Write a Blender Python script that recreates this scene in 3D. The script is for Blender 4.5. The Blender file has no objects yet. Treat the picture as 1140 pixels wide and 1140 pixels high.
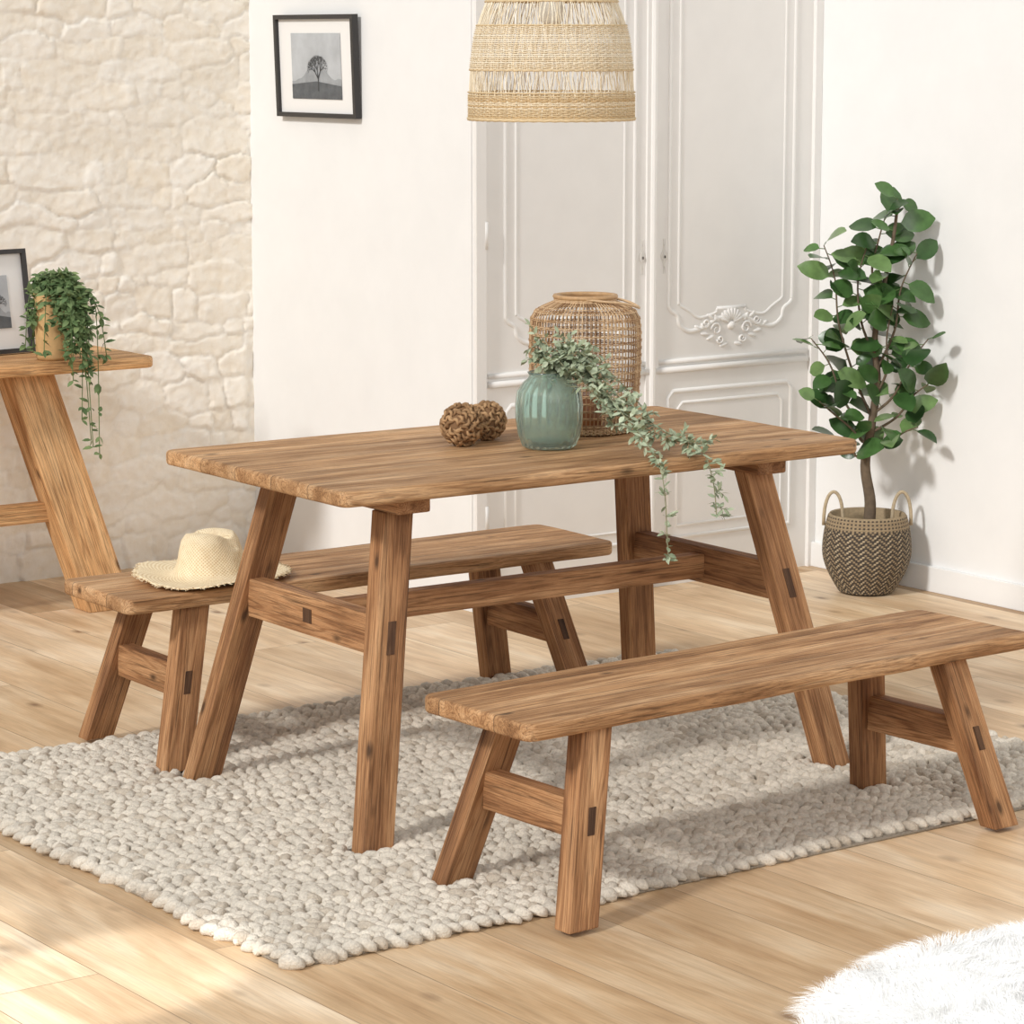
import bpy, bmesh, math, random
import numpy as np
from mathutils import Vector, noise
random.seed(7); np.random.seed(7)
SC=bpy.context.scene
SC.view_settings.view_transform='Standard'
COL=bpy.context.collection
R=random.random
def U(a,b): return random.uniform(a,b)

# ------------------------------------------------------------ node helpers
class NT:
    def __init__(s,name):
        s.m=bpy.data.materials.new(name); s.m.use_nodes=True
        s.t=s.m.node_tree; s.n=s.t.nodes; s.l=s.t.links
        s.b=s.n['Principled BSDF']
    def math(s,op,a,b=0.0,c=None):
        n=s.n.new('ShaderNodeMath'); n.operation=op
        for i,v in enumerate([a,b] + ([c] if c is not None else [])):
            if isinstance(v,bpy.types.NodeSocket): s.l.new(v,n.inputs[i])
            else: n.inputs[i].default_value=v
        return n.outputs[0]
    def ramp(s,fac,stops):
        n=s.n.new('ShaderNodeValToRGB'); s.l.new(fac,n.inputs[0])
        e=n.color_ramp.elements
        while len(e)<len(stops): e.new(0.5)
        for i,(p,c) in enumerate(stops):
            e[i].position=p; e[i].color=(c[0],c[1],c[2],1) if not isinstance(c,(int,float)) else (c,c,c,1)
        return n.outputs[0]
    def mix(s,fac,a,b,blend='MIX'):
        n=s.n.new('ShaderNodeMix'); n.data_type='RGBA'; n.blend_type=blend
        for inp,v in ((n.inputs[0],fac),(n.inputs[6],a),(n.inputs[7],b)):
            if isinstance(v,bpy.types.NodeSocket): s.l.new(v,inp)
            elif isinstance(v,(int,float)): inp.default_value=v
            else: inp.default_value=(v[0],v[1],v[2],1)
        return n.outputs[2]
    def noise(s,vec,scale,detail=4,rough=.5,dist=0.):
        n=s.n.new('ShaderNodeTexNoise'); s.l.new(vec,n.inputs['Vector'])
        n.inputs['Scale'].default_value=scale; n.inputs['Detail'].default_value=detail
        n.inputs['Roughness'].default_value=rough; n.inputs['Distortion'].default_value=dist
        return n.outputs['Fac']
    def mapping(s,vec,scale=(1,1,1),rot=(0,0,0),loc=(0,0,0)):
        n=s.n.new('ShaderNodeMapping'); s.l.new(vec,n.inputs[0])
        n.inputs['Scale'].default_value=scale; n.inputs['Rotation'].default_value=rot; n.inputs['Location'].default_value=loc
        return n.outputs[0]
    def coord(s,k='Object'):
        return s.n.new('ShaderNodeTexCoord').outputs[k]
    def base(s,c):
        if isinstance(c,bpy.types.NodeSocket): s.l.new(c,s.b.inputs['Base Color'])
        else: s.b.inputs['Base Color'].default_value=(c[0],c[1],c[2],1)
    def rough(s,v): 
        if isinstance(v,bpy.types.NodeSocket): s.l.new(v,s.b.inputs['Roughness'])
        else: s.b.inputs['Roughness'].default_value=v
    def bump(s,h,strength=.3,dist=.01):
        n=s.n.new('ShaderNodeBump'); s.l.new(h,n.inputs['Height'])
        n.inputs['Strength'].default_value=strength; n.inputs['Distance'].default_value=dist
        s.l.new(n.outputs[0],s.b.inputs['Normal'])

def lin(r,g,b):
    f=lambda c:(c/255/12.92) if c/255<=.04045 else ((c/255+.055)/1.055)**2.4
    return (f(r),f(g),f(b))

def wood(name,axis,dark,mid,light,planks=0.0,rough=.6,pl_axis=1):
    s=NT(name)
    at=s.n.new('ShaderNodeAttribute'); at.attribute_name='gc'; oc=at.outputs['Vector']
    oi=s.n.new('ShaderNodeObjectInfo').outputs['Random']
    off=s.n.new('ShaderNodeCombineXYZ'); s.l.new(s.math('MULTIPLY',oi,7.3),off.inputs[0]); s.l.new(s.math('MULTIPLY',oi,3.1),off.inputs[1]); s.l.new(s.math('MULTIPLY',oi,5.7),off.inputs[2])
    va=s.n.new('ShaderNodeVectorMath'); va.operation='ADD'; s.l.new(oc,va.inputs[0]); s.l.new(off.outputs[0],va.inputs[1]); v=va.outputs[0]
    if planks:
        sp=s.n.new('ShaderNodeSeparateXYZ'); s.l.new(oc,sp.inputs[0])
        q=s.math('DIVIDE',sp.outputs[pl_axis],planks); q=s.math('ADD',q,.37)
        fl=s.math('FLOOR',q); fr=s.math('FRACT',q)
        wn=s.n.new('ShaderNodeTexWhiteNoise'); wn.noise_dimensions='1D'; s.l.new(fl,wn.inputs['W'])
        vb=s.n.new('ShaderNodeVectorMath'); vb.operation='SCALE'; s.l.new(wn.outputs['Color'],vb.inputs[0]); vb.inputs['Scale'].default_value=9
        vc=s.n.new('ShaderNodeVectorMath'); vc.operation='ADD'; s.l.new(v,vc.inputs[0]); s.l.new(vb.outputs[0],vc.inputs[1]); v=vc.outputs[0]
    def sc(al,ac): return tuple(al if i==axis else ac for i in range(3))
    vo=s.n.new('ShaderNodeTexVoronoi'); s.l.new(s.mapping(v,sc(2.8,6)),vo.inputs['Vector']); vo.inputs['Scale'].default_value=2.0
    n1=s.noise(s.mapping(v,sc(.8,8)),2.4,6,.6,.4)
    ring=s.noise(s.mapping(v,sc(.40,11)),2.0,2,.5,.3)
    ring=s.math('SINE',s.math('MULTIPLY',ring,95.0))
    n2=s.noise(s.mapping(v,sc(4,170)),3.0,4,.7,0)
    n3=s.noise(s.mapping(v,sc(2.0,4)),2.2,5,.65,.3)
    n4=s.noise(s.mapping(v,sc(1.6,80)),2.4,3,.6,.1)
    c=s.ramp(n1,[(.34,dark),(.50,mid),(.66,light)])
    c=s.mix(.75,c,s.ramp(s.math('MULTIPLY_ADD',ring,.5,.5),[(.0,(.62,.54,.47)),(.4,(1,1,1)),(1.0,(1.05,1.05,1.05))]),'MULTIPLY')
    c=s.mix(.65,c,s.ramp(n2,[(.40,.46),(.50,1.05)]),'MULTIPLY')
    c=s.mix(.65,c,s.ramp(n4,[(.36,.32),(.39,1.0)]),'MULTIPLY')
    c=s.mix(.6,c,s.ramp(n3,[(.3,(.68,.64,.60)),(.68,(1.16,1.16,1.16))]),'MULTIPLY')
    c=s.mix(1.0,c,s.ramp(oi,[(0,(.90,.88,.86)),(1,(1.06,1.06,1.06))]),'MULTIPLY')
    kn=s.ramp(vo.outputs['Distance'],[(.05,1.0),(.08,.6),(.14,0.0)])
    c=s.mix(s.math('MULTIPLY',kn,.88),c,tuple(x*.24 for x in dark))
    h=s.math('ADD',s.math('MULTIPLY',n2,.5),s.math('MULTIPLY',ring,.06))
    h=s.math('ADD',h,s.math('MULTIPLY',n4,.7))
    if planks:
        c=s.mix(.8,c,s.ramp(wn.outputs['Value'],[(0,(.78,.76,.74)),(1,(1.16,1.16,1.16))]),'MULTIPLY')
        e=s.math('MINIMUM',fr,s.math('SUBTRACT',1.0,fr))
        seam=s.ramp(e,[(.003,0.0),(.012,1.0)])
        c=s.mix(.7,c,seam,'MULTIPLY')
    s.base(c); s.rough(s.ramp(n1,[(.3,rough+.12),(.7,rough-.05)])); s.bump(h,.45,.004)
    s.b.inputs['Specular IOR Level'].default_value=.3
    return s.m
WD,WM,WL=lin(130,90,60),lin(170,125,86),lin(198,154,112)
wood_x=wood('wood_x',0,WD,WM,WL); wood_y=wood('wood_y',1,WD,WM,WL); wood_z=wood('wood_z',2,WD,WM,WL)
wood_top=wood('wood_top',0,lin(164,123,84),lin(200,158,114),lin(222,184,142),planks=.155)  # paler than the leg wood: light falling on the tabletop put into the colour
wood_btop=wood('wood_bench_top',0,lin(156,115,78),lin(194,151,108),lin(217,178,136),planks=.175)  # seat likewise painted paler than its legs, light from above in the colour
wood_dark=wood('wood_dark_tenon',2,lin(62,44,31),lin(86,60,42),lin(104,76,54))
CD,CM,CL=lin(180,130,84),lin(214,168,118),lin(230,190,142)
cwood_x=wood('console_wood_x',0,CD,CM,CL); cwood_z=wood('console_wood_z',2,CD,CM,CL); 
cwood_top=wood('console_wood_top',0,CD,CM,CL,planks=.16)

def simple(name,c,rough=.6,noise_amt=0.0,nscale=20,bump=0,metal=0):
    s=NT(name)
    if noise_amt:
        n=s.noise(s.coord(),nscale,5,.6)
        s.base(s.mix(1.0,c,s.ramp(n,[(.3,1-noise_amt),(.7,1+noise_amt*.3)]),'MULTIPLY'))
        if bump: s.bump(n,bump,.005)
    else: s.base(c)
    s.rough(rough); s.b.inputs['Metallic'].default_value=metal
    return s.m
def vcol(name,rough=.8,bscale=0,bstr=.3,noise_amt=.15,nscale=60,bd=.004):
    s=NT(name)
    a=s.n.new('ShaderNodeAttribute'); a.attribute_name='Col'
    n=s.noise(s.coord(),nscale,4,.6)
    s.base(s.mix(1.0,a.outputs['Color'],s.ramp(n,[(.3,1-noise_amt),(.7,1.0)]),'MULTIPLY'))
    if bscale: s.bump(s.noise(s.coord(),bscale,4,.6),bstr,bd)
    s.rough(rough)
    return s.m

# ------------------------------------------------------------ mesh helpers
def set_gc(me):
    arr=np.zeros(len(me.vertices)*3,dtype=np.float32); me.vertices.foreach_get('co',arr)
    a=me.attributes.new(name='gc',type='FLOAT_VECTOR',domain='POINT'); a.data.foreach_set('vector',arr)
class Buf:
    def __init__(s): s.v=[]; s.f=[]; s.c=[]; s.mi=[]
    def add(s,vs,fs,col=None,mi=0):
        o=len(s.v); s.v.extend([tuple(p) for p in vs]); s.f.extend([tuple(i+o for i in f) for f in fs])
        s.mi.extend([mi]*len(fs))
        if col is not None: s.c.extend([col]*len(vs))
    def box(s,c,d,col=None,mi=0):
        x,y,z=c; a,b,e=d[0]/2,d[1]/2,d[2]/2
        vs=[(x-a,y-b,z-e),(x+a,y-b,z-e),(x+a,y+b,z-e),(x-a,y+b,z-e),(x-a,y-b,z+e),(x+a,y-b,z+e),(x+a,y+b,z+e),(x-a,y+b,z+e)]
        s.add(vs,[(0,3,2,1),(4,5,6,7),(0,1,5,4),(1,2,6,5),(2,3,7,6),(3,0,4,7)],col,mi)
    def tube(s,pts,r,n=6,closed=False,col=None,sq=(1,1),mi=0):
        P=[Vector(p) for p in pts]; m=len(P)
        rad=r if hasattr(r,'__len__') else [r]*m
        vs=[];fs=[]; up=None
        for i in range(m):
            if closed: t=P[(i+1)%m]-P[i-1]
            else: t=P[min(i+1,m-1)]-P[max(i-1,0)]
            if t.length<1e-9: t=Vector((0,0,1))
            t.normalize()
            if up is None:
                up=Vector((0,0,1)) if abs(t.z)<.9 else Vector((1,0,0))
            u=up-t*up.dot(t)
            if u.length<1e-4: u=Vector((0,1,0))-t*t.y
            u.normalize(); up=u; w=t.cross(u)
            for k in range(n):
                a=2*math.pi*k/n
                vs.append(P[i]+(u*math.cos(a)*sq[0]+w*math.sin(a)*sq[1])*rad[i])
        mm=m if closed else m-1
        for i in range(mm):
            j=(i+1)%m
            for k in range(n):
                l=(k+1)%n
                fs.append((i*n+k,i*n+l,j*n+l,j*n+k))
        if not closed:
            fs.append(tuple(range(n-1,-1,-1))); fs.append(tuple((m-1)*n+k for k in range(n)))
        s.add(vs,fs,col,mi)
    def lathe(s,prof,n=48,center=(0,0,0),rf=None,col=None,mi=0,colf=None):
        m=len(prof); vs=[]; cs=[]
        for i,(r,z) in enumerate(prof):
            for k in range(n):
                a=2*math.pi*k/n; rr=r*(rf(a,z,i) if rf else 1)
                vs.append((center[0]+rr*math.cos(a),center[1]+rr*math.sin(a),center[2]+z))
                if colf: cs.append(colf(i,k))
        fs=[(i*n+k,i*n+(k+1)%n,(i+1)*n+(k+1)%n,(i+1)*n+k) for i in range(m-1) for k in range(n)]
        s.add(vs,fs,col,mi)
        if colf: s.c.extend(cs)
    def obj(s,name,mats,parent=None,loc=(0,0,0),smooth=True,bevel=0,link=True):
        me=bpy.data.meshes.new(name); me.from_pydata(s.v,[],s.f); 
        if s.c and len(s.c)==len(s.v):
            a=me.color_attributes.new(name='Col',type='FLOAT_COLOR',domain='POINT')
            arr=np.ones((len(s.v),4),dtype=np.float32); arr[:,:3]=np.array([c[:3] for c in s.c]); a.data.foreach_set('color',arr.ravel())
        if not isinstance(mats,(list,tuple)): mats=[mats]
        for m in mats: me.materials.append(m)
        me.polygons.foreach_set('material_index',s.mi)
        me.update()
        if bevel:
            bm=bmesh.new(); bm.from_mesh(me)
            bmesh.ops.recalc_face_normals(bm,faces=bm.faces)
            bmesh.ops.bevel(bm,geom=list(bm.edges),offset=bevel,segments=2,affect='EDGES',profile=.6)
            bm.to_mesh(me); bm.free()
            set_gc(me)
        if smooth: me.polygons.foreach_set('use_smooth',[True]*len(me.polygons))
        if bevel and smooth:
            me.polygons.foreach_set('use_smooth',[False]*len(me.polygons))
        o=bpy.data.objects.new(name,me); o.location=loc
        if link: COL.objects.link(o)
        if parent: o.parent=parent
        return o
def empty(name,loc,label,cat,group=None,rotz=0):
    e=bpy.data.objects.new(name,None); e.location=loc; e.rotation_euler=(0,0,rotz); e.empty_display_size=.1
    COL.objects.link(e); e['label']=label; e['category']=cat
    if group: e['group']=group
    return e
def tag(o,label,cat):
    o['label']=label; o['category']=cat; return o
def struct(o): o['kind']='structure'; return o
def shear_box(name,foot,top,wx,wy,mat,parent,bev=.004):
    z0,z1=foot[2],top[2]
    vs=[(sx*wx/2,sy*wy/2,z) for z in (z0,z1) for sx,sy in ((-1,-1),(1,-1),(1,1),(-1,1))]
    me=bpy.data.meshes.new(name); me.from_pydata(vs,[],[(0,3,2,1),(4,5,6,7),(0,1,5,4),(1,2,6,5),(2,3,7,6),(3,0,4,7)])
    bm=bmesh.new(); bm.from_mesh(me); bmesh.ops.bevel(bm,geom=list(bm.edges),offset=bev,segments=2,affect='EDGES',profile=.6); bm.to_mesh(me); bm.free()
    set_gc(me)
    for v in me.vertices:
        k=(v.co.z-z0)/(z1-z0); v.co.x+=foot[0]+(top[0]-foot[0])*k; v.co.y+=foot[1]+(top[1]-foot[1])*k
    me.materials.append(mat); o=bpy.data.objects.new(name,me); COL.objects.link(o); o.parent=parent; return o
def slab(name,lx,ly,z0,z1,rad,mat,parent,cx=0,cy=0,bev=.008,wob=.005):
    hx,hy=lx/2,ly/2
    pts=[]
    for (sx,sy,a0) in ((1,1,0),(-1,1,90),(-1,-1,180),(1,-1,270)):
        for k in range(6):
            a=math.radians(a0+90*k/5); pts.append((sx*(hx-rad)+rad*math.cos(a),sy*(hy-rad)+rad*math.sin(a)))
    out=[]
    for i,p in enumerate(pts):
        q=pts[(i+1)%len(pts)]; out.append(p); L=math.dist(p,q)
        if L>.2:
            n=int(L/.04)
            for k in range(1,n):
                t=k/n; x=p[0]+(q[0]-p[0])*t; y=p[1]+(q[1]-p[1])*t
                w=noise.noise(Vector((x*6,y*6,lx)))*wob+noise.noise(Vector((x*18,y*18,lx)))*wob*.4
                if abs(q[0]-p[0])>abs(q[1]-p[1]): y+=w
                else: x+=w
                out.append((x,y))
    bm=bmesh.new()
    vs=[bm.verts.new((cx+x,cy+y,z0)) for x,y in out]; f=bm.faces.new(vs)
    r=bmesh.ops.extrude_face_region(bm,geom=[f])
    for e in r['geom']:
        if isinstance(e,bmesh.types.BMVert): e.co.z=z1
    bmesh.ops.recalc_face_normals(bm,faces=bm.faces)
    ed=[e for e in bm.edges if abs(e.verts[0].co.z-e.verts[1].co.z)<1e-6]
    bmesh.ops.bevel(bm,geom=ed,offset=bev,segments=3,affect='EDGES',profile=.5)
    me=bpy.data.meshes.new(name); bm.to_mesh(me); bm.free(); me.materials.append(mat); set_gc(me)
    o=bpy.data.objects.new(name,me); COL.objects.link(o); o.parent=parent
    for p in me.polygons: p.use_smooth = abs(p.normal.z)<.98
    return o
def catmull(pts,n=8,closed=False):
    P=[Vector(p) for p in pts]; out=[]; m=len(P)
    rng=m if closed else m-1
    for i in range(rng):
        p0=P[i-1] if (i>0 or closed) else P[0]; p1=P[i]; p2=P[(i+1)%m]; p3=P[(i+2)%m] if (i+2<m or closed) else P[-1]
        for k in range(n):
            t=k/n
            out.append(.5*((2*p1)+(p2-p0)*t+(2*p0-5*p1+4*p2-p3)*t*t+(3*p1-p0-3*p2+p3)*t**3))
    if not closed: out.append(P[-1])
    return out

# ------------------------------------------------------------ camera
cam=bpy.data.cameras.new('camera'); cam.lens=36*3221/1140; cam.sensor_width=36
co=bpy.data.objects.new('camera',cam); COL.objects.link(co)
co.location=(0,0,1.7); co.rotation_euler=(math.radians(90-9.26),0,math.radians(-36)); SC.camera=co
cam.clip_end=100

# ------------------------------------------------------------ room
white_wall=simple('white_plaster',lin(236,236,235),.85,.03,6,.05)
door_paint=simple('door_paint',lin(236,234,231),.5,.03,9)
s=NT('oak_planks'); oc=s.coord('Object')
sw=s.mapping(oc,(1,1,1),(0,0,math.radians(90)))
br=s.n.new('ShaderNodeTexBrick'); s.l.new(sw,br.inputs['Vector'])
br.offset=.37; br.offset_frequency=2
for k,v in (('Scale',1.0),('Mortar Size',.0014),('Mortar Smooth',.3),('Brick Width',2.3),('Row Height',.24),('Bias',0)): br.inputs[k].default_value=v
br.inputs['Color1'].default_value=(0,0,0,1); br.inputs['Color2'].default_value=(1,1,1,1); br.inputs['Mortar'].default_value=(.5,.5,.5,1)
bc=br.outputs['Color']
vs_=s.n.new('ShaderNodeVectorMath'); vs_.operation='SCALE'; s.l.new(bc,vs_.inputs[0]); vs_.inputs['Scale'].default_value=13
va=s.n.new('ShaderNodeVectorMath'); va.operation='ADD'; s.l.new(oc,va.inputs[0]); s.l.new(vs_.outputs[0],va.inputs[1]); v=va.outputs[0]
n1=s.noise(s.mapping(v,(4.5,.8,1)),2.0,5,.55,.6); n2=s.noise(s.mapping(v,(90,3,1)),2.5,5,.65,.1); n3=s.noise(v,2.0,4,.55)
rg=s.math('SINE',s.math('MULTIPLY',s.noise(s.mapping(v,(5,.5,1)),1.3,2,.5,.3),50.0))
c=s.ramp(n1,[(.30,lin(204,170,130)),(.5,lin(225,196,158)),(.70,lin(240,219,188))])
c=s.mix(.45,c,s.ramp(n2,[(.35,.62),(.58,1.0)]),'MULTIPLY')
c=s.mix(.40,c,s.ramp(s.math('MULTIPLY_ADD',rg,.5,.5),[(0,(.76,.70,.64)),(.5,1.0)]),'MULTIPLY')
c=s.mix(1.0,c,s.ramp(bc,[(0,(.74,.69,.63)),(.5,(.99,.97,.95)),(1,(1.12,1.17,1.26))]),'MULTIPLY')
c=s.mix(.8,c,s.ramp(n3,[(.3,(.82,.78,.73)),(.68,(1.12,1.14,1.18))]),'MULTIPLY')
vo=s.n.new('ShaderNodeTexVoronoi'); s.l.new(s.mapping(v,(3.6,2.0,1)),vo.inputs['Vector']); vo.inputs['Scale'].default_value=1.8
c=s.mix(s.math('MULTIPLY',s.ramp(vo.outputs['Distance'],[(.04,1.0),(.07,.55),(.15,0.0)]),.8),c,lin(112,78,52))
c=s.mix(s.math('MULTIPLY',br.outputs['Fac'],.65),c,lin(110,84,62))
s.base(c); s.rough(.45); s.bump(s.math('SUBTRACT',s.math('MULTIPLY',n2,.3),br.outputs['Fac']),.2,.004)
floor_m=s.m
b=Buf(); b.box((3.2,4.2,-.05),(8.4,9.6,.1)); struct(b.obj('floor',floor_m,smooth=False))
b=Buf(); b.box((6.36,4.0,1.4),(.14,8.8,2.8)); struct(b.obj('wall_right',white_wall,smooth=False))
b=Buf(); b.box((5.05,7.66,1.4),(.24,1.34,2.8)); struct(b.obj('wall_return',white_wall,smooth=False))
b=Buf(); b.box((5.72,7.12,1.4),(1.12,.16,2.8)); struct(b.obj('wall_back',white_wall,smooth=False))
b=Buf(); b.box((6.282,3.5,.04),(.016,6.95,.08)); struct(b.obj('baseboard_right',white_wall,bevel=.003))
# stone wall : displaced grid
def stone(yw,x0,x1,z0,z1,dx=.0072):
    nx=int((x1-x0)/dx)+1; nz=int((z1-z0)/dx)+1
    gx=np.linspace(x0,x1,nx); gz=np.linspace(z0,z1,nz); X,Z=np.meshgrid(gx,gz)
    seeds=[];z=z0+.02
    while z<z1+.1:
        hh=U(.05,.105); x=x0-.2-U(0,.2)
        while x<x1+.2:
            w=U(.11,.28) if R()>.4 else U(.05,.11)
            seeds.append((x+w/2,z+hh/2+U(-.018,.018),R(),w,hh*U(.85,1.15),U(-1,1),U(-1,1))); x+=w
        z+=hh
    S=np.array(seeds); XR,ZR=X.ravel(),Z.ravel()
    def nz3(fx,fz,o): return np.array([noise.noise(Vector((a*fx,c*fz,o))) for a,c in zip(XR,ZR)])
    wx=nz3(5,6,1.3); wz=nz3(5,6,7.7); wm=nz3(16,18,4.4); wm2=nz3(16,18,14.4); wf=nz3(60,60,9.1)
    px=XR+wx*.035+wm*.014+wf*.005; pz=ZR+wz*.025+wm2*.012+wf*.005
    F1=np.full(px.shape,9.);F2=np.full(px.shape,9.);I1=np.zeros(px.shape,int)
    for i,sd_ in enumerate(seeds):
        sx,sz,rr,w,h=sd_[:5]
        m=(abs(px-sx)<.4)&(abs(pz-sz)<.22)
        dx_=np.abs(px[m]-sx)-w/2; dz_=np.abs(pz[m]-sz)-h/2
        d=np.maximum(dx_,dz_)+.25*np.minimum(dx_,dz_)
        f1=F1[m];f2=F2[m];ii=I1[m]; c1=d<f1
        f2=np.where(c1,f1,np.minimum(f2,d)); ii=np.where(c1,i,ii); f1=np.where(c1,d,f1)
        F1[m]=f1;F2[m]=f2;I1[m]=ii
    g=(F2-F1)
    e=np.clip((g-.002)/.013,0,1); e=e*e*(3-2*e)
    fine=np.array([noise.fractal(Vector((a*28,c*32,2.2)),.6,2.1,5) for a,c in zip(XR,ZR)])
    cov=np.clip(.65+1.2*nz3(2.3,2.6,12.5),.3,1)
    hr=S[I1,2]
    tilt=(px-S[I1,0])*S[I1,5]*.05+(pz-S[I1,1])*S[I1,6]*.10
    H=e*cov*(.0036+.0052*hr+tilt)+fine*.0027+wx*.004
    tint=(.955+.045*e)*(1+.05*(hr-.5))
    ca,cb=np.array(lin(252,248,240)),np.array(lin(243,233,216))
    mixv=np.clip(.5+fine*.4+.6*(np.random.RandomState(3).rand(len(seeds))[I1]-.5),0,1)[:,None]
    cols=(ca*mixv+cb*(1-mixv))*tint[:,None]
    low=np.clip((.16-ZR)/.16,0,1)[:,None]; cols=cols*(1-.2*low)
    verts=np.stack([XR,yw-H,ZR],1)
    idx=np.arange(nx*nz).reshape(nz,nx)
    fc=np.stack([idx[:-1,:-1].ravel(),idx[:-1,1:].ravel(),idx[1:,1:].ravel(),idx[1:,:-1].ravel()],1)
    me=bpy.data.meshes.new('wall_rear'); me.from_pydata(verts.tolist(),[],fc.tolist())
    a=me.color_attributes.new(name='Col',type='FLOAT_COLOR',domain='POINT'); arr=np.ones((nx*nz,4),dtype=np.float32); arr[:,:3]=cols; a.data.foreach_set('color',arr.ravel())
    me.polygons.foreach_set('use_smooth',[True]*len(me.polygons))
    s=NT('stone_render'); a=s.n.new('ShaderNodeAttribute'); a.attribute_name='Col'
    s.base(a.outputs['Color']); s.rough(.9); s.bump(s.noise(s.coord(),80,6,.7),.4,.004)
    me.materials.append(s.m)
    o=bpy.data.objects.new('wall_rear',me); COL.objects.link(o); struct(o)
stone(8.25,1.4,4.935,0,2.5)

# ------------------------------------------------------------ doors
esc=simple('aged_escutcheon' ,lin(220,217,212),.45)
def make_door(name,xa,xb,knob_side):
    d=Buf(); yF=6.985
    d.box(((xa+xb)/2,yF+.022,1.15),(xb-xa,.044,2.3))
    do=d.obj(name,door_paint,smooth=False); struct(do)
    m=Buf()
    xi,xj=xa+.075,xb-.065
    if knob_side<0: xi,xj=xa+.065,xb-.075
    xc=(xi+xj)/2
    def path(ins,zt=2.15):
        a,bq=xi+ins,xj-ins; q=ins
        L=[(a,zt-q),(a,1.6),(a,1.2),(a,.92),(a+.004,.875+q*.3),(a+.035-q*.2,.852+q*.5),(a+.045,.822+q),(a+.085,.800+q),(a+.15,.812+q),(xc-.06,.835+q*.8)]
        pts=catmull([(x,0,z) for x,z in L],6)
        mir=[Vector((a+bq-p.x,0,p.z)) for p in reversed(pts)]
        return [(p.x,yF+.003,p.z) for p in pts]+[(p.x,yF+.003,p.z) for p in mir]
    m.tube(path(0),.0085,8,closed=True,sq=(1,1))
    m.tube(path(.040),.0065,8,closed=True)
    for ins,r in ((0,.0085),(.038,.0065)):
        a,bq,lo,hi=xi+ins,xj-ins,.15+ins,.615-ins
        m.tube([(a,yF+.002,lo),(a,yF+.002,hi-.02),(a+.02,yF+.002,hi),(bq-.02,yF+.002,hi),(bq,yF+.002,hi-.02),(bq,yF+.002,lo)],r,8,closed=True)
    m.box(((xa+xb)/2,yF-.004,.685),(xb-xa-.02,.012,.018)); m.box(((xa+xb)/2,yF-.002,.710),(xb-xa-.02,.008,.014))
    m.obj('panel_moulding',door_paint,do)
    k=Buf(); zc=.80
    def blob(x,z,rx,rz,ang=0,ry=.012):
        vs=[];n=10;mm=5
        for i in range(mm+1):
            ph=math.pi/2*i/mm
            for j in range(n):
                t=2*math.pi*j/n; lx=rx*math.cos(ph)*math.cos(t); lz=rz*math.cos(ph)*math.sin(t)
                vs.append((x+lx*math.cos(ang)-lz*math.sin(ang),yF-ry*.65*math.sin(ph),z+lx*math.sin(ang)+lz*math.cos(ang)))
        fs=[(i*n+j,i*n+(j+1)%n,(i+1)*n+(j+1)%n,(i+1)*n+j) for i in range(mm) for j in range(n)]
        k.add(vs,fs)
    for i in range(9):
        a=math.radians(20+140*i/8); blob(xc+.030*math.cos(a),zc+.018+.030*math.sin(a),.022,.007,a,.012)
    blob(xc,zc+.01,.016,.014,0,.018)
    for sg in (-1,1):
        for (cx_,cz_,r0,turn) in ((.062,.0,.022,1),(.105,.022,.016,-1),(.045,-.032,.014,-1)):
            sp=[]
            for i in range(22):
                t=i/21; a=t*2.6*math.pi*turn; r=r0*(1-.8*t)
                sp.append((xc+sg*(cx_+r*math.cos(a)),yF-.002,zc+cz_+r*math.sin(a)))
            k.tube(sp,[.0045*(1-.3*i/21) for i in range(22)],6)
        for (bx,bz,a) in ((.085,-.025,-.3),(.11,-.012,.1),(.135,.008,.5),(.06,.035,.9),(.03,-.05,-.2),(.085,.04,.6)):
            blob(xc+sg*bx,zc+bz,.018,.0065,a*sg if sg>0 else math.pi-a,.009)
    k.obj('carved_ornament',door_paint,do)
    q=Buf(); ex=(xb-.035) if knob_side>0 else (xa+.045)
    def plate(fn,th):
        n=28; vs=[]
        for j in range(n):
            t=2*math.pi*j/n; rx,rz=fn(t); vs.append((ex+rx*math.cos(t),yF-th,1.04+rz*math.sin(t)))
        vs+=[(v_[0],yF,v_[2]) for v_ in vs]
        q.add(vs,[tuple(range(n))]+[(j,(j+1)%n,(j+1)%n+n,j+n) for j in range(n)])
    plate(lambda t:(.009+.004*math.cos(4*t),.046+.016*math.cos(6*t)),.002)
    plate(lambda t:(.006,.016),.0035)
    q.tube([(ex,yF-.006,1.034),(ex,yF-.006,1.042)],.0022,8,mi=1)
    q.obj('lock_plate',[esc,simple('keyhole_dark',(.08,.07,.06),.6)],do,smooth=False)
    return do
d1=make_door('door_1',4.975,5.605,1)
d2=make_door('door_2',5.612,6.262,-1)
h=Buf(); h.tube([(4.972,6.975,1.09),(4.972,6.975,1.17)],.008,8); h.obj('hinge',door_paint,d1)
h=Buf(); h.tube([(4.972,6.975,.24),(4.972,6.975,.32)],.008,8); h.obj('hinge',door_paint,d1)
t=Buf(); t.tube([(5.608,6.980,.02),(5.608,6.980,2.3)],.013,10,sq=(1,1)); t.box((5.608,6.982,1.16),(.05,.010,2.3)); struct(t.obj('trim_1',door_paint,smooth=False))
t=Buf(); t.box((4.953,6.985,1.17),(.036,.03,2.36)); t.box((6.275,6.985,1.17),(.028,.03,2.36)); t.box((5.61,6.985,2.33),(1.36,.03,.05)); struct(t.obj('trim_2',door_paint,smooth=False))

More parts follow.
